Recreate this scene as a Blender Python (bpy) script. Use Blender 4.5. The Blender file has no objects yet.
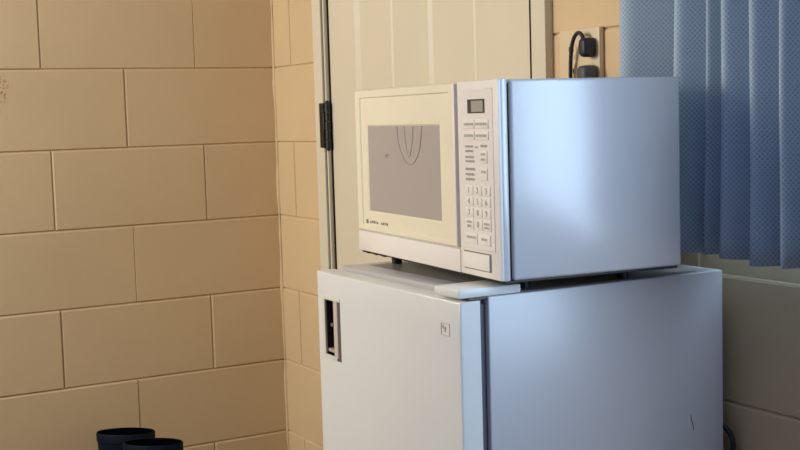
import bpy, bmesh, math, random
from mathutils import Vector, Matrix

random.seed(7)
C = bpy.context.scene.collection
ZF = 1.4224                      # seven block courses up to the reference joint
H = 0.2032                       # course height

# ---------------------------------------------------------------- helpers
def lin(r, g, b):
    f = lambda c: (c / 255) / 12.92 if c / 255 <= .04045 else ((c / 255 + .055) / 1.055) ** 2.4
    return (f(r), f(g), f(b), 1)

def new_mat(name, col, rough=.5, spec=.5, metal=0, coat=0):
    m = bpy.data.materials.new(name); m.use_nodes = True
    b = m.node_tree.nodes['Principled BSDF']
    b.inputs['Base Color'].default_value = tuple(col[:3]) + (1,)
    b.inputs['Roughness'].default_value = rough
    b.inputs['Specular IOR Level'].default_value = spec
    b.inputs['Metallic'].default_value = metal
    b.inputs['Coat Weight'].default_value = coat; b.inputs['Coat Roughness'].default_value = .22
    return m

def vary(m, scale=6, amt=.06, bump=0, bscale=200, bdist=.001, detail=3):
    """soft procedural variation of base colour, plus an optional fine bump"""
    nt = m.node_tree; n = nt.nodes; b = n['Principled BSDF']
    tc = n.new('ShaderNodeTexCoord')
    no = n.new('ShaderNodeTexNoise'); no.inputs['Scale'].default_value = scale; no.inputs['Detail'].default_value = detail
    nt.links.new(tc.outputs['Object'], no.inputs['Vector'])
    mr = n.new('ShaderNodeMapRange'); mr.inputs['From Min'].default_value = .25; mr.inputs['From Max'].default_value = .75
    mr.inputs['To Min'].default_value = 1 - amt; mr.inputs['To Max'].default_value = 1 + amt
    nt.links.new(no.outputs['Fac'], mr.inputs['Value'])
    mul = n.new('ShaderNodeVectorMath'); mul.operation = 'SCALE'
    mul.inputs[0].default_value = b.inputs['Base Color'].default_value[:3]
    nt.links.new(mr.outputs['Result'], mul.inputs['Scale'])
    nt.links.new(mul.outputs['Vector'], b.inputs['Base Color'])
    if bump:
        n2 = n.new('ShaderNodeTexNoise'); n2.inputs['Scale'].default_value = bscale; n2.inputs['Detail'].default_value = 4
        nt.links.new(tc.outputs['Object'], n2.inputs['Vector'])
        bp = n.new('ShaderNodeBump'); bp.inputs['Strength'].default_value = bump; bp.inputs['Distance'].default_value = bdist
        nt.links.new(n2.outputs['Fac'], bp.inputs['Height']); nt.links.new(bp.outputs['Normal'], b.inputs['Normal'])
    return m

def link(o, parent=None):
    C.objects.link(o)
    if parent: o.parent = parent
    return o

def obj(name, bm, mat, parent=None, smooth=False):
    me = bpy.data.meshes.new(name)
    bmesh.ops.recalc_face_normals(bm, faces=bm.faces)
    bm.to_mesh(me); bm.free()
    for m in (mat if isinstance(mat, (list, tuple)) else [mat]): me.materials.append(m)
    if smooth:
        for p in me.polygons: p.use_smooth = True
        try: me.set_sharp_from_angle(angle=math.radians(38))
        except Exception: pass
    return link(bpy.data.objects.new(name, me), parent)

def empty(name, loc, rz=0):
    o = bpy.data.objects.new(name, None); o.empty_display_size = .1
    o.location = loc; o.rotation_euler = (0, 0, rz)
    return link(o)

def tag(o, label=None, cat=None, group=None, kind=None):
    for k, v in (('label', label), ('category', cat), ('group', group), ('kind', kind)):
        if v: o[k] = v
    return o

def merge(dst, src, mi=0):
    """append bmesh src to dst"""
    vm = {v: dst.verts.new(v.co) for v in src.verts}
    for f in src.faces:
        try:
            nf = dst.faces.new([vm[v] for v in f.verts]); nf.material_index = mi
        except ValueError: pass
    src.free()

def box(bm, x0, x1, y0, y1, z0, z1, bev=0, seg=2, mi=0):
    t = bmesh.new()
    bmesh.ops.create_cube(t, size=1)
    for v in t.verts:
        v.co = Vector(((x0 + x1) / 2 + v.co.x * (x1 - x0), (y0 + y1) / 2 + v.co.y * (y1 - y0), (z0 + z1) / 2 + v.co.z * (z1 - z0)))
    if bev > 0:
        bmesh.ops.bevel(t, geom=list(t.edges), offset=bev, segments=seg, profile=.5, affect='EDGES')
    merge(bm, t, mi)
    return bm

def one_box(*a, **k): return box(bmesh.new(), *a, **k)

def cyl(bm, p0, p1, r0, r1=None, n=20, mi=0):
    r1 = r0 if r1 is None else r1
    p0, p1 = Vector(p0), Vector(p1); d = (p1 - p0); L = d.length
    t = bmesh.new()
    bmesh.ops.create_cone(t, cap_ends=True, segments=n, radius1=r0, radius2=r1, depth=L)
    q = Vector((0, 0, 1)).rotation_difference(d.normalized()).to_matrix().to_4x4()
    bmesh.ops.transform(t, matrix=Matrix.Translation((p0 + p1) / 2) @ q, verts=t.verts)
    merge(bm, t, mi); return bm

def tube(bm, pts, r, n=10, sub=8, mi=0):
    """smooth tube through pts (Catmull-Rom)"""
    P = [Vector(p) for p in pts]; Q = [P[0] * 2 - P[1]] + P + [P[-1] * 2 - P[-2]]
    path = []
    for i in range(1, len(Q) - 2):
        for k in range(sub):
            t = k / sub; a, b, c, d = Q[i - 1], Q[i], Q[i + 1], Q[i + 2]
            path.append(.5 * ((2 * b) + (c - a) * t + (2 * a - 5 * b + 4 * c - d) * t * t + (3 * b - a - 3 * c + d) * t ** 3))
    path.append(P[-1])
    rings = []; up = Vector((.3, .2, 1)).normalized()
    for i, p in enumerate(path):
        d = (path[min(i + 1, len(path) - 1)] - path[max(i - 1, 0)]).normalized()
        s = d.cross(up)
        s = (d.cross(Vector((1, 0, 0))) if s.length < .05 else s).normalized()
        u = s.cross(d).normalized(); up = u
        rings.append([bm.verts.new(p + r * (math.cos(a) * s + math.sin(a) * u)) for a in [2 * math.pi * k / n for k in range(n)]])
    for A, B in zip(rings, rings[1:]):
        for k in range(n):
            bm.faces.new((A[k], A[(k + 1) % n], B[(k + 1) % n], B[k])).material_index = mi
    bm.faces.new(rings[0][::-1]); bm.faces.new(rings[-1])
    return bm

def loft(bm, rings, cap0=True, cap1=True, mi=0):
    R = [[bm.verts.new(p) for p in r] for r in rings]
    n = len(R[0])
    for A, B in zip(R, R[1:]):
        for k in range(n): bm.faces.new((A[k], A[(k + 1) % n], B[(k + 1) % n], B[k])).material_index = mi
    if cap0: bm.faces.new(R[0][::-1])
    if cap1: bm.faces.new(R[-1])
    return bm

def text_bm(bm, s, size, M, depth=.0003):
    """characters as mesh, laid flat and moved by matrix M"""
    cu = bpy.data.curves.new('glyphs', 'FONT'); cu.body = s; cu.size = size; cu.extrude = depth
    cu.align_x = 'CENTER'; cu.align_y = 'CENTER'
    o = bpy.data.objects.new('glyphs', cu); C.objects.link(o)
    bpy.context.view_layer.update()
    me = bpy.data.meshes.new_from_object(o.evaluated_get(bpy.context.evaluated_depsgraph_get()))
    t = bmesh.new(); t.from_mesh(me); bmesh.ops.transform(t, matrix=M, verts=t.verts)
    merge(bm, t)
    bpy.data.objects.remove(o); bpy.data.curves.remove(cu); bpy.data.meshes.remove(me)

# ---------------------------------------------------------------- materials
def block_material(name, col, seedv=0):
    m = new_mat(name, col, .62, .3)
    vary(m, 3.2, .05, bump=.30, bscale=160, bdist=.0012, detail=5)
    return m

M_block = block_material('painted_block', (.70, .505, .285))
# dark scuff on the left wall: a procedural patch of speckles
nt = M_block.node_tree; n = nt.nodes; b = n['Principled BSDF']
src = b.inputs['Base Color'].links[0].from_socket
tc = n.new('ShaderNodeTexCoord')
mp = n.new('ShaderNodeMapping'); mp.vector_type = 'POINT'; mp.inputs['Location'].default_value = (0, .731 / .02, -1.169 / .045); mp.inputs['Scale'].default_value = (8, 1 / .02, 1 / .045)
nt.links.new(tc.outputs['Object'], mp.inputs['Vector'])
ln = n.new('ShaderNodeVectorMath'); ln.operation = 'LENGTH'; nt.links.new(mp.outputs['Vector'], ln.inputs[0])
fall = n.new('ShaderNodeMapRange'); fall.inputs['From Min'].default_value = 1.0; fall.inputs['From Max'].default_value = .1
nt.links.new(ln.outputs['Value'], fall.inputs['Value'])
no = n.new('ShaderNodeTexNoise'); no.inputs['Scale'].default_value = 140; nt.links.new(tc.outputs['Object'], no.inputs['Vector'])
th = n.new('ShaderNodeMapRange'); th.inputs['From Min'].default_value = .5; th.inputs['From Max'].default_value = .6; nt.links.new(no.outputs['Fac'], th.inputs['Value'])
mm = n.new('ShaderNodeMath'); mm.operation = 'MULTIPLY'; nt.links.new(fall.outputs['Result'], mm.inputs[0]); nt.links.new(th.outputs['Result'], mm.inputs[1])
m2 = n.new('ShaderNodeMath'); m2.operation = 'MULTIPLY'; nt.links.new(mm.outputs[0], m2.inputs[0]); m2.inputs[1].default_value = .75
mx = n.new('ShaderNodeMix'); mx.data_type = 'RGBA'; nt.links.new(m2.outputs[0], mx.inputs['Factor'])
nt.links.new(src, mx.inputs[6]); mx.inputs[7].default_value = (.07, .05, .03, 1)
nt.links.new(mx.outputs[2], b.inputs['Base Color'])

M_plain = vary(new_mat('painted_wall_plain', (.15, .14, .22), .7, .3), 3, .05)
M_floor = vary(new_mat('floor_vinyl', (.13, .12, .14), .45, .4), 8, .12)
M_ceil = vary(new_mat('ceiling_paint', (.40, .40, .45), .9, .2), 4, .04)
M_door = vary(new_mat('door_paint', (.74, .645, .475), .42, .4), 5, .025)
M_trim = vary(new_mat('trim_paint', (.74, .65, .49), .45, .4), 5, .03)
M_gap = new_mat('gap_dark', (.02, .014, .01), .9, .1)
M_hinge = vary(new_mat('black_iron', (.012, .010, .009), .45, .5), 60, .3)
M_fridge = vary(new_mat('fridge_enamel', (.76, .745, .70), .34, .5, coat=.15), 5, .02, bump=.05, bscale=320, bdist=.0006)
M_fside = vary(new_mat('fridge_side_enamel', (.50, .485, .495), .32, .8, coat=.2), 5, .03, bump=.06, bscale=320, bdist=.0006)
M_gasket = new_mat('gasket_grey', (.10, .095, .12), .6, .3)
M_recess = new_mat('recess_brown', (.05, .030, .022), .5, .4)
M_bezel = new_mat('bezel_beige', (.72, .66, .56), .4, .5)
M_metal = new_mat('hinge_steel', (.10, .085, .075), .45, .4, metal=.3)
M_ink = new_mat('grey_ink', (.20, .17, .145), .6, .3)
M_print = new_mat('faded_grey_print', (.42, .37, .33), .6, .3)
M_inkd = new_mat('dark_ink', (.06, .05, .045), .6, .3)
M_mfront = vary(new_mat('microwave_plastic', (.85, .775, .70), .36, .45), 6, .02)
M_mdoor = vary(new_mat('yellowed_door_plastic', (.85, .755, .56), .25, .5), 8, .04)
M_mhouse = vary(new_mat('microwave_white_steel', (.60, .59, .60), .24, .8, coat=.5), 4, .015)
M_mwin = new_mat('microwave_window_mesh', (.41, .35, .315), .22, .5)
M_btn = new_mat('button_plastic', (.85, .79, .70), .4, .45)
M_lcd = new_mat('display_grey', (.36, .335, .28), .25, .5)
M_black = new_mat('black_plastic', (.012, .012, .014), .45, .45)
M_navyplug = new_mat('black_rubber_plug', (.018, .018, .028), .45, .4)
M_greyplug = new_mat('dark_grey_plug', (.075, .072, .075), .5, .4)
M_outlet = vary(new_mat('outlet_cream', (.74, .575, .36), .45, .45), 10, .03)
M_boot = vary(new_mat('navy_rubber', (.0035, .006, .014), .6, .14), 12, .2)
M_bootin = new_mat('boot_lining', (.002, .002, .003), 1, 0)
M_sash = new_mat('window_sash_paint', (.75, .75, .74), .4, .4)

# microwave window: fine perforated screen
nt = M_mwin.node_tree; n = nt.nodes; b = n['Principled BSDF']
tc = n.new('ShaderNodeTexCoord'); vo = n.new('ShaderNodeTexVoronoi'); vo.inputs['Scale'].default_value = 420; vo.inputs['Randomness'].default_value = 0
nt.links.new(tc.outputs['Object'], vo.inputs['Vector'])
cr = n.new('ShaderNodeMapRange'); cr.inputs['From Min'].default_value = .2; cr.inputs['From Max'].default_value = .6
cr.inputs['To Min'].default_value = .85; cr.inputs['To Max'].default_value = 1.08
nt.links.new(vo.outputs['Distance'], cr.inputs['Value'])
sc_ = n.new('ShaderNodeVectorMath'); sc_.operation = 'SCALE'; sc_.inputs[0].default_value = (.41, .35, .315)
nt.links.new(cr.outputs['Result'], sc_.inputs['Scale']); nt.links.new(sc_.outputs['Vector'], b.inputs['Base Color'])

# curtain: blue cloth with a fine diagonal lattice, a little light through it
def curtain_material():
    m = new_mat('blue_lattice_cloth', (.1, .2, .4), .85, .15)
    nt = m.node_tree; n = nt.nodes; b = n['Principled BSDF']; out = n['Material Output']
    uv = n.new('ShaderNodeUVMap'); uv.uv_map = 'cloth'
    sep = n.new('ShaderNodeSeparateXYZ'); nt.links.new(uv.outputs['UV'], sep.inputs[0])
    def math_(op, a, c=None, v=None):
        k = n.new('ShaderNodeMath'); k.operation = op; nt.links.new(a, k.inputs[0])
        if c is not None: nt.links.new(c, k.inputs[1])
        if v is not None: k.inputs[1].default_value = v
        return k.outputs[0]
    P = .0078
    s = math_('ADD', sep.outputs[0], sep.outputs[1]); d = math_('SUBTRACT', sep.outputs[0], sep.outputs[1])
    a = math_('ABSOLUTE', math_('SINE', math_('MULTIPLY', s, v=math.pi / P)))
    c = math_('ABSOLUTE', math_('SINE', math_('MULTIPLY', d, v=math.pi / P)))
    mn = math_('MINIMUM', a, c)
    mr = n.new('ShaderNodeMapRange'); mr.interpolation_type = 'SMOOTHSTEP'
    mr.inputs['From Min'].default_value = .15; mr.inputs['From Max'].default_value = .8
    nt.links.new(mn, mr.inputs['Value'])
    mix = n.new('ShaderNodeMix'); mix.data_type = 'RGBA'
    mix.inputs[6].default_value = (.54, .61, .67, 1); mix.inputs[7].default_value = (.33, .43, .54, 1)
    nt.links.new(mr.outputs['Result'], mix.inputs['Factor'])
    nt.links.new(mix.outputs[2], b.inputs['Base Color'])
    tr = n.new('ShaderNodeBsdfTranslucent'); nt.links.new(mix.outputs[2], tr.inputs['Color'])
    ms = n.new('ShaderNodeMixShader'); ms.inputs[0].default_value = .13
    nt.links.new(b.outputs[0], ms.inputs[1]); nt.links.new(tr.outputs[0], ms.inputs[2]); nt.links.new(ms.outputs[0], out.inputs['Surface'])
    return m
M_curtain = curtain_material()

M_glass = bpy.data.materials.new('window_glass'); M_glass.use_nodes = True
nt = M_glass.node_tree; nt.nodes.clear()
o_ = nt.nodes.new('ShaderNodeOutputMaterial'); g_ = nt.nodes.new('ShaderNodeBsdfGlossy'); t_ = nt.nodes.new('ShaderNodeBsdfTransparent')
g_.inputs['Roughness'].default_value = .02; x_ = nt.nodes.new('ShaderNodeMixShader'); x_.inputs[0].default_value = .06
nt.links.new(t_.outputs[0], x_.inputs[1]); nt.links.new(g_.outputs[0], x_.inputs[2]); nt.links.new(x_.outputs[0], o_.inputs['Surface'])

# ---------------------------------------------------------------- room
RX, RY, RZ = 4.5, -2.75, 2.4384
def S(o): o['kind'] = 'structure'; return o
def chip(bm, origin, U, N, u0, u1, z0, z1, off=0, ch=.0046, dep=.0046, gap=.0004, fl=1, fr=1):
    """one painted block: a plate with chamfered arrises standing proud of the mortar; U along the wall, N out of it"""
    o = Vector(origin)
    def P(u, z, d): return o + U * u + N * (d + off) + Vector((0, 0, z))
    cl, cr_, cb, ct = ch * fl * 1.15, ch * fr * .45, ch * .5, ch * 1.25   # upper and left arrises shaped wider so the joints show bright lit edges
    def R4(s_, d):
        return [P(u0 + gap + cl * s_, z0 + gap + cb * s_, d), P(u1 - gap - cr_ * s_, z0 + gap + cb * s_, d), P(u1 - gap - cr_ * s_, z1 - gap - ct * s_, d), P(u0 + gap + cl * s_, z1 - gap - ct * s_, d)]
    a, m, f = R4(0, -dep), R4(.35, -dep * .35), R4(1, 0)
    A, Mv, F = ([bm.verts.new(p) for p in q] for q in (a, m, f))
    for X, Y in ((A, Mv), (Mv, F)):
        for k in range(4): bm.faces.new((X[k], X[(k + 1) % 4], Y[(k + 1) % 4], Y[k]))
    bm.faces.new(F)

# left wall (x = 0): joint positions along y for every course
bm = bmesh.new()
box(bm, -.14, -.0045, RY, .14, 0, RZ)
off = {6: -.2293, 5: -.4239, 4: -.2143, 3: -.4184, 2: -.2125, 1: -.4262}
for r in range(12):
    base = off.get(r, -.4230 if r % 2 else -.2200)
    js = sorted([base + .4064 * k for k in range(-8, 4)])
    js = [j for j in js if RY < j < 0]
    js = [RY] + [j for j in js if j < -.05] + [0]
    for a, c in zip(js, js[1:]):
        if c - a < .012: continue
        soft = lambda j: .25 if (r, round(j, 3)) in ((6, -.229), (3, -.418), (1, -.426)) else random.Random(int(r * 91 + j * 5000)).uniform(.6, 1)
        chip(bm, (0, 0, 0), Vector((0, 1, 0)), Vector((1, 0, 0)), a, c, r * H, (r + 1) * H, off=random.uniform(-.0006, .0006), fl=soft(a), fr=soft(c))
S(obj('wall_left', bm, M_block))

# back wall (y = 0) with a door opening and a window opening
DX0, DX1, DZ = .334, 1.226, 2.055
WX0, WX1, WZ0, WZ1 = 1.64, 2.20, .868, 2.06
VX0, VX1, VZ0 = 2.30, 4.36, .70
bm = bmesh.new()
for a in ((-.14, DX0, 0, RZ), (DX0, DX1, DZ, RZ), (DX1, WX0, 0, RZ), (WX0, WX1, 0, WZ0), (WX0, WX1, WZ1, RZ), (WX1, VX0, 0, RZ), (VX0, VX1, 0, VZ0), (VX0, VX1, WZ1, RZ), (VX1, RX, 0, RZ)):
    box(bm, a[0], a[1], .0045, .17, a[2], a[3])
for r in range(12):
    z0, z1 = r * H, (r + 1) * H
    base = .3094 if r % 2 else .1062
    b2 = 1.65 if r % 2 else 1.55
    js = [0] + [j for j in [base + .4064 * k for k in range(3)] if j < DX0] + [DX0 + .4] + [b2 + .4064 * k for k in range(9) if b2 + .4064 * k < RX] + [RX]
    js_ = [0] + [base + .4064 * k for k in range(0, 12) if .02 < base + .4064 * k < RX] + [RX]
    for a, c in zip(js, js[1:]):
        segs = [(a, c)]
        holes = []
        if z0 < DZ - .01: holes.append((DX0, DX1))
        if z1 > WZ0 + .01 and z0 < WZ1 - .01: holes.append((WX0, WX1))
        if z1 > VZ0 + .01 and z0 < WZ1 - .01: holes.append((VX0, VX1))
        for h0, h1 in holes:
            ns = []
            for s0, s1 in segs:
                if s1 <= h0 or s0 >= h1: ns.append((s0, s1)); continue
                if s0 < h0: ns.append((s0, h0))
                if s1 > h1: ns.append((h1, s1))
            segs = ns
        for s0, s1 in segs:
            if s1 - s0 > .012: chip(bm, (0, 0, 0), Vector((1, 0, 0)), Vector((0, -1, 0)), s0, s1, z0, z1, off=random.uniform(-.0005, .0005))
S(obj('wall_back', bm, M_block))
S(obj('wall_right', one_box(RX, RX + .12, RY, .14, 0, RZ), M_plain))
S(obj('wall_front', one_box(-.14, RX + .12, RY - .12, RY, 0, RZ), M_plain))
S(obj('floor', one_box(-.14, RX + .12, RY - .12, .17, -.08, 0), M_floor))
S(obj('ceiling', one_box(-.14, RX + .12, RY - .12, .17, RZ, RZ + .08), M_ceil))

# corner caulk bead: slightly wavy painted seam between the two walls
bm = bmesh.new()
rings = []
for k in range(49):
    z = RZ * k / 48; w = .0035 + .0020 * math.sin(k * 1.7) * math.sin(k * .63)
    rings.append([(0.0002, 0.001, z), (0.0002, -w * 1.4, z), (w * .9, -w * .9, z), (w * 1.4, -0.0002, z)])
loft(bm, rings)
S(obj('trim_3', bm, M_block))

# door slab with v-grooved planks (grooves are in the mesh), its hinge, and the casing
SX0, SX1 = .343, 1.190
bm = bmesh.new()
gx = [.493, .660, .828, 1.001]
prof = [(SX0, .0), ]
for i, g in enumerate(gx):
    w = (.015, .0055, .010, .0045)[i]
    prof += [(g - w, 0), (g + w * .35, w * .62), (g + w * .55, w * .62), (g + w * .95, 0)]
prof += [(SX1, 0)]
zb, zt = .012, 2.045
front = [(bm.verts.new((x, y, zb)), bm.verts.new((x, y, zt))) for x, y in prof]
back = [(bm.verts.new((x, .04, zb)), bm.verts.new((x, .04, zt))) for x in (SX0, SX1)]
for (a, b_), (c, d) in zip(front, front[1:]): bm.faces.new((a, c, d, b_))
bm.faces.new((back[0][0], back[0][1], back[1][1], back[1][0]))
bm.faces.new((front[0][0], front[0][1], back[0][1], back[0][0]))
bm.faces.new((front[-1][0], back[1][0], back[1][1], front[-1][1]))
bm.faces.new([f[0] for f in front][::-1] + [back[0][0], back[1][0]])
bm.faces.new([f[1] for f in front] + [back[1][1], back[0][1]])
door = S(obj('door_1', bm, M_door))
# lock knob is on the far edge, hidden behind the microwave; the visible black hinge with its leaf and knuckles
hz0, hz1 = ZF - .422, ZF - .307
bm = bmesh.new()
for k in range(5):
    z0 = hz0 + (hz1 - hz0) * k / 5; z1 = hz0 + (hz1 - hz0) * (k + 1) / 5 - .0018
    cyl(bm, (.341, -.0115, z0), (.341, -.0115, z1), .0078 if k % 2 == 0 else .0070, n=16)
cyl(bm, (.341, -.0115, hz1 - .001), (.341, -.0115, hz1 + .005), .0055, .003, n=12)
cyl(bm, (.341, -.0115, hz0 - .006), (.341, -.0115, hz0), .003, .0055, n=12)
box(bm, .314, .336, -.0215, -.0180, hz0 + .002, hz1 - .001, .0008, 1)
box(bm, .333, .337, -.021, -.008, hz0 + .002, hz1 - .001, .0006, 1)
hinge = obj('hinge', bm, M_hinge, door, smooth=True); hinge['label'] = 'black iron door hinge'
# dark backing behind the slab, plus dark strips painting shade into the gaps
bm = bmesh.new()
box(bm, DX0, SX1 + .036, .045, .168, 0, DZ)
box(bm, .3280, .3330, -.0105, .02, 0, 2.05); box(bm, .3383, .3432, -.0030, .02, 0, 2.05); box(bm, SX1 + .0003, 1.2148, -.0004, .03, 0, 2.05)
S(obj('dark_gap_fill', bm, M_gap))
# casing
bm = bmesh.new()
box(bm, .283, .3285, -.018, .002, 0, 2.10, .0022, 2)
box(bm, .3325, .3385, -.0125, .03, 0, 2.06, .001, 1)
box(bm, 1.2185, 1.263, -.018, .002, 0, 2.10, .0022, 2)
box(bm, 1.2145, 1.2200, -.006, .03, 0, 2.06, .001, 1)
box(bm, .283, 1.263, -.018, .002, 2.06, 2.105, .0022, 2)
S(obj('trim_1', bm, M_trim))

# window: frame, sash bars, pane, sloping sill (mostly out of the frame to the right)
def window(name, a, c, z, z1, bars):
    bm = bmesh.new(); f = .05
    box(bm, a, a + f, .03, .12, z, z1, .004); box(bm, c - f, c, .03, .12, z, z1, .004)
    box(bm, a + f, c - f, .03, .12, z, z + f, .004); box(bm, a + f, c - f, .03, .12, z1 - f, z1, .004)
    for k in range(1, bars): 
        x = a + (c - a) * k / bars; box(bm, x - .02, x + .02, .06, .11, z + f, z1 - f, .003)
    w_ = S(obj(name, bm, M_sash))
    obj('pane', one_box(a + f, c - f, .084, .088, z + f, z1 - f), M_glass, w_)
window('window_1', WX0, WX1, WZ0, WZ1, 1)
window('unseen_window', VX0, VX1, VZ0, WZ1, 3)  # unseen second window, its low sill shaped to brighten the appliance sides
# added curtain rail above the frame
bm = bmesh.new(); cyl(bm, (1.44, -.068, 2.165), (3.98, -.068, 2.165), .011)
for x in (1.5, 2.7, 3.9): box(bm, x - .008, x + .008, -.07, .003, 2.155, 2.175, .002)
S(obj('added_curtain_rail', bm, M_sash, smooth=True))

# ---------------------------------------------------------------- curtain
tips = [1.556, 1.671, 1.734, 1.768, 1.825, 1.881, 1.925, 1.977, 2.025, 2.084, 2.129, 2.192, 2.246]
def curtain():
    bm = bmesh.new(); uvl = bm.loops.layers.uv.new('cloth')
    NP = 18
    # plan profile: narrow rounded tip towards the room, broad valley by the wall
    xs, ys = [], []
    for i in range(len(tips) - 1):
        a, c = tips[i], tips[i + 1]; w = c - a
        amp = min(.094, .044 + w * .44)
        for k in range(NP):
            t = k / NP
            # fast drop back to the valley after a rounded crest
            yy = math.sin(math.pi * min(1, max(0, t)) ** .66) ** .62
            x = a - .006 + w * (t + .05 * math.sin(2 * math.pi * t))
            xs.append(x); ys.append((-.022 + .02 * (amp - .05) - amp * 1.05 * yy) if True else 0)
    xs.append(tips[-1] - .006); ys.append(-.024)
    # hem turned back to the wall at the left edge
    U = [0]
    for i in range(1, len(xs)): U.append(U[-1] + math.hypot(xs[i] - xs[i - 1], ys[i] - ys[i - 1]))
    zs = [.855 + (2.158 - .855) * k / 44 for k in range(45)]
    grid = []
    for j, z in enumerate(zs):
        row = []
        h = (z - .855) / 1.3
        for i, (x, y) in enumerate(zip(xs, ys)):
            sway = .004 * math.sin(3.1 * z + 9 * x) + .003 * math.sin(7.3 * z + 21 * x)
            g = 1 - .35 * h
            yy = -.040 + (y + .040) * g + .003 * math.sin(5 * z + 13 * x)
            row.append(bm.verts.new((x + sway * (.4 + .6 * (1 - h)), min(yy, -.016), z - .035 * max(0, x - 1.66) * (1 - h) + (.002 * math.sin(40 * x) if j == 0 else 0))))
        grid.append(row)
    for j in range(len(zs) - 1):
        for i in range(len(xs) - 1):
            f = bm.faces.new((grid[j][i], grid[j][i + 1], grid[j + 1][i + 1], grid[j + 1][i]))
            for lp, (ii, jj) in zip(f.loops, ((i, j), (i + 1, j), (i + 1, j + 1), (i, j + 1))):
                lp[uvl].uv = (U[ii], zs[jj])
    me = bpy.data.meshes.new('curtain'); bm.to_mesh(me); bm.free(); me.materials.append(M_curtain)
    for p in me.polygons: p.use_smooth = True
    o = link(bpy.data.objects.new('curtain', me))
    s = o.modifiers.new('thickness', 'SOLIDIFY'); s.thickness = .0012
    return tag(o, 'blue curtain with a fine diagonal lattice pattern hanging in deep folds', 'curtain')
curtain()

# ---------------------------------------------------------------- refrigerator
# local frame: origin = back right corner on the floor, x to the right, y towards the wall
FW, FB, FD, FT = .459, .431, .476, .8244
fr = empty('refrigerator', (1.721, -.030, 0), -.019)
tag(fr, 'compact white refrigerator with recessed door handle standing in front of the door', 'refrigerator')
FOOT = .025
bm = bmesh.new()
box(bm, -FW, .0015, -FB, .0015, FOOT, FT, .0022, 3)
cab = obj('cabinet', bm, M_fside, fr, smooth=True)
# rear condenser panel and toe grille
bm = bmesh.new(); box(bm, -FW + .03, -.03, -.003, .006, .06, FT - .06, .002)
obj('rear_panel', bm, M_black, fr)
for x in (-FW + .04, -.04):
    for y in (-FB + .04, -.06):
        bm = bmesh.new(); cyl(bm, (x, y, 0), (x, y, FOOT + .002), .014, .012, 14)
        obj('foot', bm, M_black, fr, smooth=True)
# door with a rectangular cut for the handle recess
DT = .8200
hx0, hx1, hz0, hz1 = -FW + .0165, -FW + .083, .6755, .7805
y0, y1 = -FD, -FB - .0125
bm = bmesh.new()
def grid_panel(bm, xs, zs, hole, y):
    V = [[bm.verts.new((x, y, z)) for x in xs] for z in zs]
    for j in range(len(zs) - 1):
        for i in range(len(xs) - 1):
            if (i, j) != hole: bm.faces.new((V[j][i], V[j][i + 1], V[j + 1][i + 1], V[j + 1][i]))
    return V
e = .003
FWD = FW + .003
xs = [-FW - .003 + e, hx0, hx1, -e]; zs = [.07 + e, hz0, hz1, DT - e]
V = grid_panel(bm, xs, zs, (1, 1), y0)
# pocket
pv = [V[1][1], V[1][2], V[2][2], V[2][1]]
pb = [bm.verts.new((x, y0 + .028, z)) for x, z in ((hx0, hz0), (hx1, hz0), (hx1, hz1), (hx0, hz1))]
for k in range(4): bm.faces.new((pv[k], pv[(k + 1) % 4], pb[(k + 1) % 4], pb[k]))
bm.faces.new(pb)
# rounded arris and sides
outer = [V[0][0], V[0][1], V[0][2], V[0][3], V[1][3], V[2][3], V[3][3], V[3][2], V[3][1], V[3][0], V[2][0], V[1][0]]
def exp(v, d, y):
    x, z = v.co.x, v.co.z
    if abs(x - (-FWD + e)) < 1e-6: x -= d
    if abs(x + e) < 1e-6: x += d
    if abs(z - (.07 + e)) < 1e-6: z -= d
    if abs(z - (DT - e)) < 1e-6: z += d
    return bm.verts.new((x, y, z))
prev = outer
for d, y in ((e * .5, y0 + e * .13), (e * .87, y0 + e * .5), (e, y0 + e), (e, y1)):
    cur = [exp(v, d, y) for v in outer]
    for k in range(12): bm.faces.new((prev[k], prev[(k + 1) % 12], cur[(k + 1) % 12], cur[k]))
    prev = cur
bm.faces.new(prev)
fdoor = obj('door', bm, M_fridge, fr, smooth=True)
# handle insert: pale bezel, dark brown pocket lining, bright grip bar and the dark slot beside it
hz = .0
bm = bmesh.new()
bw = .006
box(bm, hx0, hx1, y0 - .0012, y0 + .003, hz1 - bw, hz1, .0008); box(bm, hx0, hx1 - .014, y0 - .0012, y0 + .003, hz0, hz0 + bw, .0008)
box(bm, hx0, hx0 + .0095, y0 - .0012, y0 + .003, hz0 + bw, hz1 - bw, .0008)
obj('handle', bm, M_bezel, fdoor)
bm = bmesh.new(); box(bm, hx0 + .001, hx1 - .001, y0 + .014, y0 + .027, hz0 + .001, hz1 - .001)
box(bm, hx0 + .0003, hx0 + .009, y0 + .004, y0 + .02, hz0 + .001, hz1 - .001)
box(bm, hx0 + .002, hx1 - .002, y0 + .004, y0 + .02, hz1 - .005, hz1 - .001)
obj('handle_pocket', bm, M_recess, fdoor)
bm = bmesh.new(); box(bm, hx1 - .0225, hx1 - .0080, y0 - .0020, y0 + .004, hz0 + .005, hz1 - .004, .001)
obj('handle_grip', bm, new_mat('grip_pinkish', (.60, .50, .43), .4, .5), fdoor)
bm = bmesh.new(); box(bm, hx1 - .0078, hx1 - .0004, y0 - .0010, y0 + .004, hz0 + .0005, hz1 - .003, .0006)
o = obj('handle_edge', bm, new_mat('edge_brown', (.13, .095, .07), .5, .4), fdoor); o['label'] = 'dark brown strip beside the grip'
bm = bmesh.new(); box(bm, hx0 + .0105, hx1 - .023, y0 + .003, y0 + .013, hz0 + bw + .004, hz0 + .016, .0015)
obj('latch', bm, new_mat('latch_tan', (.42, .34, .28), .4, .5), fdoor)
bm = bmesh.new(); box(bm, hx0 + .011, hx0 + .020, y0 + .008, y0 + .0135, hz0 + .052, hz0 + .058, .001)
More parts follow.
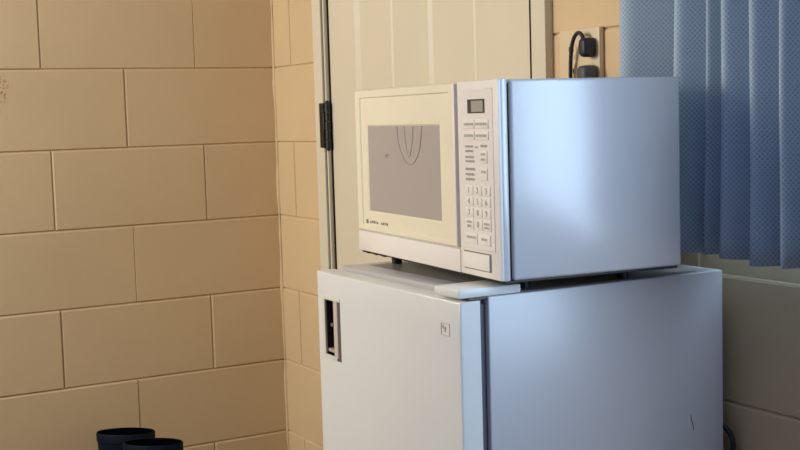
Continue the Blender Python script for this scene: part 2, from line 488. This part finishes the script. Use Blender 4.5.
obj('latch', bm, new_mat('latch_dull', (.22, .17, .14), .4, .5), fdoor)
# badge: a small raised square with a dark mark in its corner
bx, bz = -FW + .4075, .7690
bm = bmesh.new()
for a in ((0, .0235, 0, .0012), (0, .0235, .0168, .018), (0, .0012, 0, .018), (.0223, .0235, 0, .018)):
    box(bm, bx + a[0], bx + a[1], y0 - .0008, y0 + .001, bz + a[2], bz + a[3], .0002, 1)
o = obj('badge', bm, new_mat('badge_rim', (.60, .55, .48), .4), fdoor); o['label'] = 'small square badge outline'
bm = bmesh.new()
box(bm, bx + .004, bx + .013, y0 - .0008, y0 + .001, bz + .0095, bz + .0125, .0002, 1)
box(bm, bx + .0095, bx + .0125, y0 - .0008, y0 + .001, bz + .006, bz + .0097, .0002, 1)
box(bm, bx + .004, bx + .0065, y0 - .0008, y0 + .001, bz + .0125, bz + .0145, .0002, 1)
obj('badge_mark', bm, M_print, fdoor)
# gasket
obj('gasket', one_box(-FW + .008, -.0065, -FB - .0125, -FB + .001, .075, DT - .006, .002), M_gasket, fr)
bm = bmesh.new(); box(bm, -FW + .026, -.010, -FB + .040, -.012, FT - .001, FT + .0002, 0)
o = obj('top_panel', bm, vary(new_mat('grey_top_laminate', (.30, .275, .235), .35, .4), 9, .08), fr); o['label'] = 'grey-brown inset panel on the top'
# top hinge cover and the hinge under it
bm = bmesh.new()
box(bm, -.068, -.0015, -.4765, -.374, FT + .0003, FT + .0125, .0018, 2)
hc = obj('hinge_cover', bm, M_fridge, fr, smooth=True)
bm = bmesh.new()
box(bm, -.036, -.002, -.460, -.425, DT + .0008, FT + .0008, .0005, 1)
cyl(bm, (-.013, -.438, DT - .006), (-.013, -.438, FT), .0052, n=14)
obj('hinge', bm, M_metal, fr, smooth=True)
# scuff and a small bracket foot of dirt on the side panel
bm = bmesh.new()
def mark(bm, pts, w, x):
    for (ya, za), (yb, zb_) in zip(pts, pts[1:]):
        d = Vector((0, yb - ya, zb_ - za)).normalized(); s = Vector((0, -d.z, d.y)) * w / 2
        q = [Vector((x, ya, za)) + s, Vector((x, ya, za)) - s, Vector((x, yb, zb_)) - s, Vector((x, yb, zb_)) + s]
        bm.faces.new([bm.verts.new(p) for p in q])
mark(bm, [(-.0665, .606), (-.0645, .597), (-.0620, .590), (-.0600, .580)], .0018, .0019)
o = obj('scratch', bm, M_ink, cab); o['label'] = 'short dark scratch on the side'

# ---------------------------------------------------------------- microwave oven
MZ = ZF - .577
MW, MD, MB, MH = .513, .302, .286, .2775
mw = empty('microwave_oven', (1.763, -.150, MZ), -.099)
tag(mw, 'white microwave oven with yellowed door and button panel on top of refrigerator', 'microwave')
L = -MW; yf = -MD; yb = -MB
TOP = FT - MZ                  # refrigerator top in local height (negative)
bm = bmesh.new()
box(bm, L + .001, 0, yb + .003, 0, 0, MH - .001, .0045, 3)
house = obj('housing', bm, M_mhouse, mw, smooth=True)
bm = bmesh.new(); box(bm, L + .006, -.005, yb - .003, yb + .006, .004, MH - .006)
obj('seam', bm, M_gap, mw)
# front frame behind door and panel
bm = bmesh.new()
box(bm, L, -.0005, yf + .004, yb - .001, 0, MH, .002, 2)
ff = obj('front_frame', bm, M_mhouse, mw, smooth=True)
# skirt under the door
bm = bmesh.new(); box(bm, L, L + .3895, yf, yf + .006, .0005, .0345, .0015, 2)
obj('front_skirt', bm, M_mfront, mw, smooth=True)
# door: outer moulding, recessed yellowed frame, screen
DX = .3880
bm = bmesh.new()
x0, x1, z0, z1 = L + .001, L + DX, .0365, MH - .001
lv = [((x0, x1, z0, z1), yf + .006), ((x0, x1, z0, z1), yf + .0022), ((x0 + .002, x1 - .002, z0 + .002, z1 - .002), yf),
      ((x0 + .020, x1 - .0245, z0 + .007, z1 - .0125), yf), ((x0 + .0225, x1 - .027, z0 + .0095, z1 - .0145), yf + .0020),
      ((L + .0455, L + .3285, .0690, .2175), yf + .0020), ((L + .0490, L + .3255, .0720, .2145), yf + .0038)]
rings = [[(a[0], y, a[2]), (a[1], y, a[2]), (a[1], y, a[3]), (a[0], y, a[3])] for a, y in lv]
loft(bm, rings, cap0=True, cap1=False)
mdoor = obj('door', bm, M_mdoor, mw)
# raised pull edge along the door's free side
bm = bmesh.new(); box(bm, L + DX - .0075, L + DX, yf - .0035, yf + .005, .038, MH - .002, .0018, 2)
o = obj('door_edge', bm, M_mfront, mdoor, smooth=True)
bm = bmesh.new(); box(bm, L + .0485, L + .326, yf + .0034, yf + .0055, .0715, .215)
o = obj('window', bm, M_mwin, mdoor); o['label'] = 'grey perforated screen window'
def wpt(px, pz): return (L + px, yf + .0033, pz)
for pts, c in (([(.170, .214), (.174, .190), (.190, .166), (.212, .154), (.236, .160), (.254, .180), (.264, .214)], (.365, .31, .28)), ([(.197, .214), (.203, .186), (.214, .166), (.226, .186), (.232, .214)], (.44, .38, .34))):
    bm = bmesh.new(); tube(bm, [wpt(*q) for q in pts], .0009, 6, 8)  # curved reflection drawn into the screen as thin tinted tubes
    o = obj('reflection_and_stain', bm, new_mat('painted_reflection', c, .3), mdoor); o['label'] = 'faint curved reflection painted on the screen'
bm = bmesh.new(); box(bm, L + .118, L + .128, yf + .0031, yf + .0036, .163, .168); box(bm, L + .124, L + .132, yf + .0031, yf + .0036, .166, .170)
obj('reflection_and_stain', bm, new_mat('small_stain', (.30, .26, .23), .4), mdoor)
# small mark with illegible small lettering at the lower left of the door
bm = bmesh.new()
box(bm, L + .0335, L + .0420, yf - .0004 + .002, yf + .0030, .0490, .0560)
x = L + .050
for wd in (.006, .005, .006, .005, .006, 0, .005, .006, .005, .007):
    if wd:
        box(bm, x, x + wd - .0012, yf + .0016, yf + .003, .0500 + random.uniform(0, .0008), .0545 + random.uniform(-.001, .0006))
    x += wd + .002 if wd else .009
obj('brand_mark', bm, M_ink, mdoor)
# underside vent slots along the left front edge
bm = bmesh.new()
for k in range(6):
    a = L + .008 + k * .0165
    box(bm, a, a + .0125, yf + .003, yf + .010, -.0030 - .0008 * (k % 2), .0025, .0006, 1)
obj('vent', bm, M_black, mw)
# control panel
PX0, PX1 = L + .3915, -.0005
bm = bmesh.new(); box(bm, PX0, PX1, yf, yf + .0055, .0008, MH - .0005, .0016, 2)
cp = obj('control_panel', bm, M_mfront, mw, smooth=True)
# raised keypad field
bm = bmesh.new(); box(bm, PX0 + .0095, PX1 - .0140, yf - .0008, yf + .002, .0395, MH - .0120, .0008, 1)
obj('membrane', bm, vary(new_mat('membrane_pinkish', (.83, .75, .69), .38, .45), 6, .02), cp, smooth=True)
YB = yf - .0008
bm = bmesh.new(); box(bm, L + .4265, L + .4755, YB - .0006, YB + .001, .2325, .2505, .0004, 1)
disp = obj('display', bm, M_lcd, cp)
bm = bmesh.new()
box(bm, L + .4265, L + .4370, YB - .0009, YB, .2335, .2495); box(bm, L + .4265, L + .4755, YB - .0009, YB, .2490, .2512); box(bm, L + .4725, L + .4762, YB - .0009, YB, .2325, .2505)
box(bm, L + .4265, L + .4755, YB - .0009, YB, .2318, .2335)
obj('display_rim', bm, M_inkd, disp)
def button(u0, u1, v0, v1, t=.0011, mat=None):
    bm = bmesh.new(); box(bm, L + u0, L + u1, YB - t, YB + .001, v0, v1, .0007, 2)
    return obj('button', bm, mat or M_btn, cp, smooth=True)
letters = bmesh.new()
def words(u0, u1, v, h=.0042, y=None):
    """a row of unreadable tiny print as short bars"""
    x = u0
    while x < u1 - .001:
        w = random.uniform(.0026, .0044); hh = h * random.uniform(.75, 1)
        box(letters, L + x, L + min(x + w, u1), (YB - .0013 if y is None else y), YB, v - hh / 2, v + hh / 2)
        x += w + .0010
for v in (.2165, .2003):
    button(.4125, .4450, v - .0062, v + .0062); button(.4475, .4865, v - .0062, v + .0062)
    words(.4150, .4430, v); words(.4500, .4835, v)
for v in (.1850, .1785):
    words(.4155, .4400, v, .0036, YB - .0004)
words(.4620, .4810, .1860, .0036, YB - .0004); words(.4460, .4560, .1840, .0026, YB - .0004)
for v in (.1700, .1640): words(.4155, .4430, v, .0036, YB - .0004)
for v in (.1530, .1455, .1385): words(.4155, .4440, v, .0040, YB - .0004)
button(.4605, .4815, .1620, .1795); words(.4640, .4780, .1745, .0038); words(.4640, .4780, .1672, .0038)
button(.4605, .4815, .1380, .1555); words(.4640, .4780, .1500, .0042)
RX90 = Matrix.Rotation(math.radians(90), 4, 'X')
def glyph(s, u, v, size=.0125):
    text_bm(letters, s, size, Matrix.Translation((L + u, YB - .0013, v)) @ RX90)
for r, v in enumerate((.1230, .1072, .0914)):
    for c, u in enumerate((.4255, .4515, .4770)):
        button(u - .0118, u + .0118, v - .0066, v + .0066)
        glyph(str(r * 3 + c + 1), u, v)
v = .0748
for u in (.4255, .4515, .4770): button(u - .0118, u + .0118, v - .0078, v + .0078)
glyph('0', .4515, v); words(.4175, .4335, v + .0028, .004); words(.4190, .4320, v - .003, .004); words(.4690, .4850, v + .0024, .004); words(.4700, .4840, v - .003, .004)
button(.4120, .4475, .0465, .0620); words(.4155, .4440, .0558, .0042)
button(.4525, .4865, .0465, .0620); words(.4605, .4770, .0552, .0042)
obj('lettering', letters, M_print, cp)
# big release button, framed by a groove
bm = bmesh.new(); box(bm, L + .4035, L + .4855, yf - .0003, yf + .001, .0095, .0355)
obj('button_groove', bm, M_ink, cp)
bm = bmesh.new(); box(bm, L + .4050, L + .4840, yf - .0030, yf + .003, .0110, .0340, .0018, 2)
o = obj('door_release_button', bm, M_btn, cp, smooth=True)
# feet: the front pair and rear pair stand on the refrigerator top
for u, y in ((.068, yf + .042), (.448, yf + .072), (.068, -.035), (.448, -.060)):
    bm = bmesh.new(); cyl(bm, (L + u, y, TOP + .0006), (L + u, y, .001), .0085, .0105, 16)
    obj('foot', bm, M_black, mw, smooth=True)
# dark base plate under the housing
bm = bmesh.new(); box(bm, L + .012, -.004, yf + .008, -.004, -.0035, .001, .001, 1)
obj('base_plate', bm, M_black, mw)

# ---------------------------------------------------------------- outlet, plugs, cords
ox, oz = 1.3530, 1.1650
out = empty('wall_outlet', (ox, -.0006, oz))
tag(out, 'cream double wall outlet plate with dark plugs, half hidden behind the microwave top', 'outlet')
bm = bmesh.new(); box(bm, -.0575, .0575, -.010, .0006, -.0575, .0575, .0022, 2)
obj('cover_plate', bm, M_outlet, out, smooth=True)
for u in (-.023, .030):
    for zc in (.0195, -.0195):
        bm = bmesh.new(); cyl(bm, (u, -.0108, zc), (u, -.009, zc), .0165, n=24)
        sk = obj('socket', bm, M_outlet, out, smooth=True)
        if u < 0:
            for d in (-.0035, .0075):
                obj('slot', box(bmesh.new(), u + d - .0012, u + d + .0012, -.0112, -.0105, zc - .002, zc + .007), M_gap, sk)
            bm = bmesh.new(); cyl(bm, (u + .002, -.0112, zc - .0085), (u + .002, -.0105, zc - .0085), .0024, n=12)
            obj('slot', bm, M_gap, sk)

def plug(pos, w, h, d, mat, label, cord):
    p = empty('power_plug', pos); tag(p, label, 'plug')
    bm = bmesh.new(); rings = []
    for y, a, b_ in ((0, .88, .9), (-.10, 1, 1), (-.55, 1, 1), (-.80, .92, .95), (-.95, .72, .80), (-1, .5, .6)):
        q = []
        for k in range(24):
            t = 2 * math.pi * k / 24; c, s_ = math.cos(t), math.sin(t)
            q.append((w * a * math.copysign(abs(c) ** .55, c), y * d, h * b_ * math.copysign(abs(s_) ** .55, s_)))
        rings.append(q)
    loft(bm, rings); obj('plug_body', bm, mat, p, smooth=True)
    bm = bmesh.new(); tube(bm, [Vector(q) - Vector(pos) for q in cord], .0036, 10, 10)
    obj('cord', bm, mat, p, smooth=True)
    return p
plug((1.3915, -.0118, 1.1870), .0120, .0172, .024, M_navyplug, 'black plug with curved black cord in the upper outlet socket',
     [(1.384, -.024, 1.200), (1.380, -.026, 1.2105), (1.370, -.026, 1.2135), (1.358, -.025, 1.206), (1.350, -.024, 1.192), (1.344, -.022, 1.172), (1.340, -.020, 1.150), (1.337, -.018, 1.12), (1.336, -.018, 1.07), (1.336, -.018, 1.02)])
plug((1.3915, -.0118, 1.1400), .0155, .0160, .027, M_greyplug, 'dark grey plug in the lower outlet socket half behind microwave top',
     [(1.376, -.026, 1.134), (1.366, -.028, 1.128), (1.360, -.026, 1.114), (1.358, -.022, 1.09), (1.358, -.018, 1.05), (1.358, -.018, 1.0)])

bm = bmesh.new()
tube(bm, [(1.665, -.020, .63), (1.690, -.018, .590), (1.706, -.017, .576), (1.722, -.016, .566), (1.729, -.015, .550), (1.727, -.015, .534), (1.715, -.016, .518), (1.690, -.018, .505)], .0042, 10, 8)
o = obj('electric_cable', bm, M_black, None, smooth=True)
tag(o, 'black cable looped against the wall beside the lower right refrigerator side', 'cord')

# ---------------------------------------------------------------- rubber boots by the left wall
def boot(loc, rz, label):
    e_ = empty('rubber_boot', loc, rz)
    tag(e_, label, 'boot', None)
    # local: toe along -y... shaft centred on the origin, sole at z = 0
    def ring(cx, cy, rx, ry, z, tilt=0, n=28):
        return [(cx + rx * math.cos(a), cy + ry * math.sin(a), z + tilt * math.sin(a)) for a in [2 * math.pi * k / n for k in range(n)]]
    hs = BH
    outer = [ring(0, .060, .038, .125, .014), ring(0, .060, .043, .132, .022), ring(0, .058, .043, .130, .045), ring(0, .045, .042, .112, .070),
             ring(0, .022, .041, .086, .095), ring(0, .006, .040, .070, .125), ring(0, 0, .040, .066, .170), ring(0, 0, .040, .070, .230), ring(0, 0, .038, .0725, hs - .028),
             ring(0, 0, .0382, .0730, hs - .024), ring(0, 0, .0400, .0750, hs - .022), ring(0, 0, .0400, .0755, hs - .003), ring(0, 0, .0385, .0740, hs), ring(0, 0, .0360, .0715, hs - .001),
             ring(0, 0, .034, .069, hs - .03), ring(0, 0, .034, .062, .19), ring(0, .004, .034, .060, .12), ring(0, .03, .034, .08, .05)]
    bm = bmesh.new(); loft(bm, outer[:14], True, False); loft(bm, outer[13:], False, True, 1)
    bmesh.ops.remove_doubles(bm, verts=bm.verts, dist=1e-5)
    obj('shaft', bm, [M_boot, M_bootin], e_, smooth=True)
    bm = bmesh.new()
    loft(bm, [ring(0, .060, .043, .129, 0), ring(0, .060, .047, .136, .003), ring(0, .060, .047, .136, .016), ring(0, .060, .044, .131, .020)])
    obj('sole', bm, M_black, e_, smooth=True)
BH = .304
boot((.125, -.503, 0), math.radians(-34), 'dark navy rubber boot against left wall, the rear left one of the pair, partly covered')
BH = .303
boot((.262, -.478, 0), math.radians(-36), 'dark navy rubber boot in front, the lower right one of the pair')

# ---------------------------------------------------------------- light
def area(name, loc, target, sx, sy, col, power):
    l = bpy.data.lights.new(name, 'AREA'); l.shape = 'RECTANGLE'; l.size = sx; l.size_y = sy; l.color = col; l.energy = power
    o = link(bpy.data.objects.new(name, l)); o.location = loc
    o.rotation_euler = (Vector(target) - Vector(loc)).to_track_quat('-Z', 'Z').to_euler()
    return o
for nm, a, c, z, k in (('narrow_window_daylight', WX0, WX1, WZ0, 18), ('unseen_window_daylight', VX0, VX1, VZ0, 23)):  # the wide one belongs to the unseen window, sized for side reflections
    sx, sy = c - a - .06, WZ1 - z - .06
    area(nm, ((a + c) / 2, .024, (z + WZ1) / 2), ((a + c) / 2, -2, (z + WZ1) / 2), sx, sy, (.56, .765, 1.0), k * sx * sy)
area('warm_room_light', (.62, -2.55, 1.70), (.6, 0, .95), .7, .9, (1.0, .985, .90), 45)

w = bpy.data.worlds.new('World'); bpy.context.scene.world = w; w.use_nodes = True
w.node_tree.nodes['Background'].inputs[0].default_value = (.55, .75, 1, 1); w.node_tree.nodes['Background'].inputs[1].default_value = 1.0

# ---------------------------------------------------------------- camera
cd = bpy.data.cameras.new('camera'); cam = link(bpy.data.objects.new('camera', cd))
cd.sensor_width = 36; cd.lens = 54.951; cd.clip_start = .02
r = Vector((0.49915014, 0.86602264, -0.02922181)); u = Vector((-0.06226658, 0.069484, 0.99563791)); f = Vector((-0.86427542, 0.49515326, -0.08860722))
M = Matrix((r, u, -f)).transposed().to_4x4(); M.translation = Vector((3.10406, -1.39376, 1.07578))
cam.matrix_world = M
sc = bpy.context.scene
sc.camera = cam
sc.view_settings.view_transform = 'Standard'
sc.view_settings.look = 'None'
sc.view_settings.exposure = 0
sc.cycles.max_bounces = 8
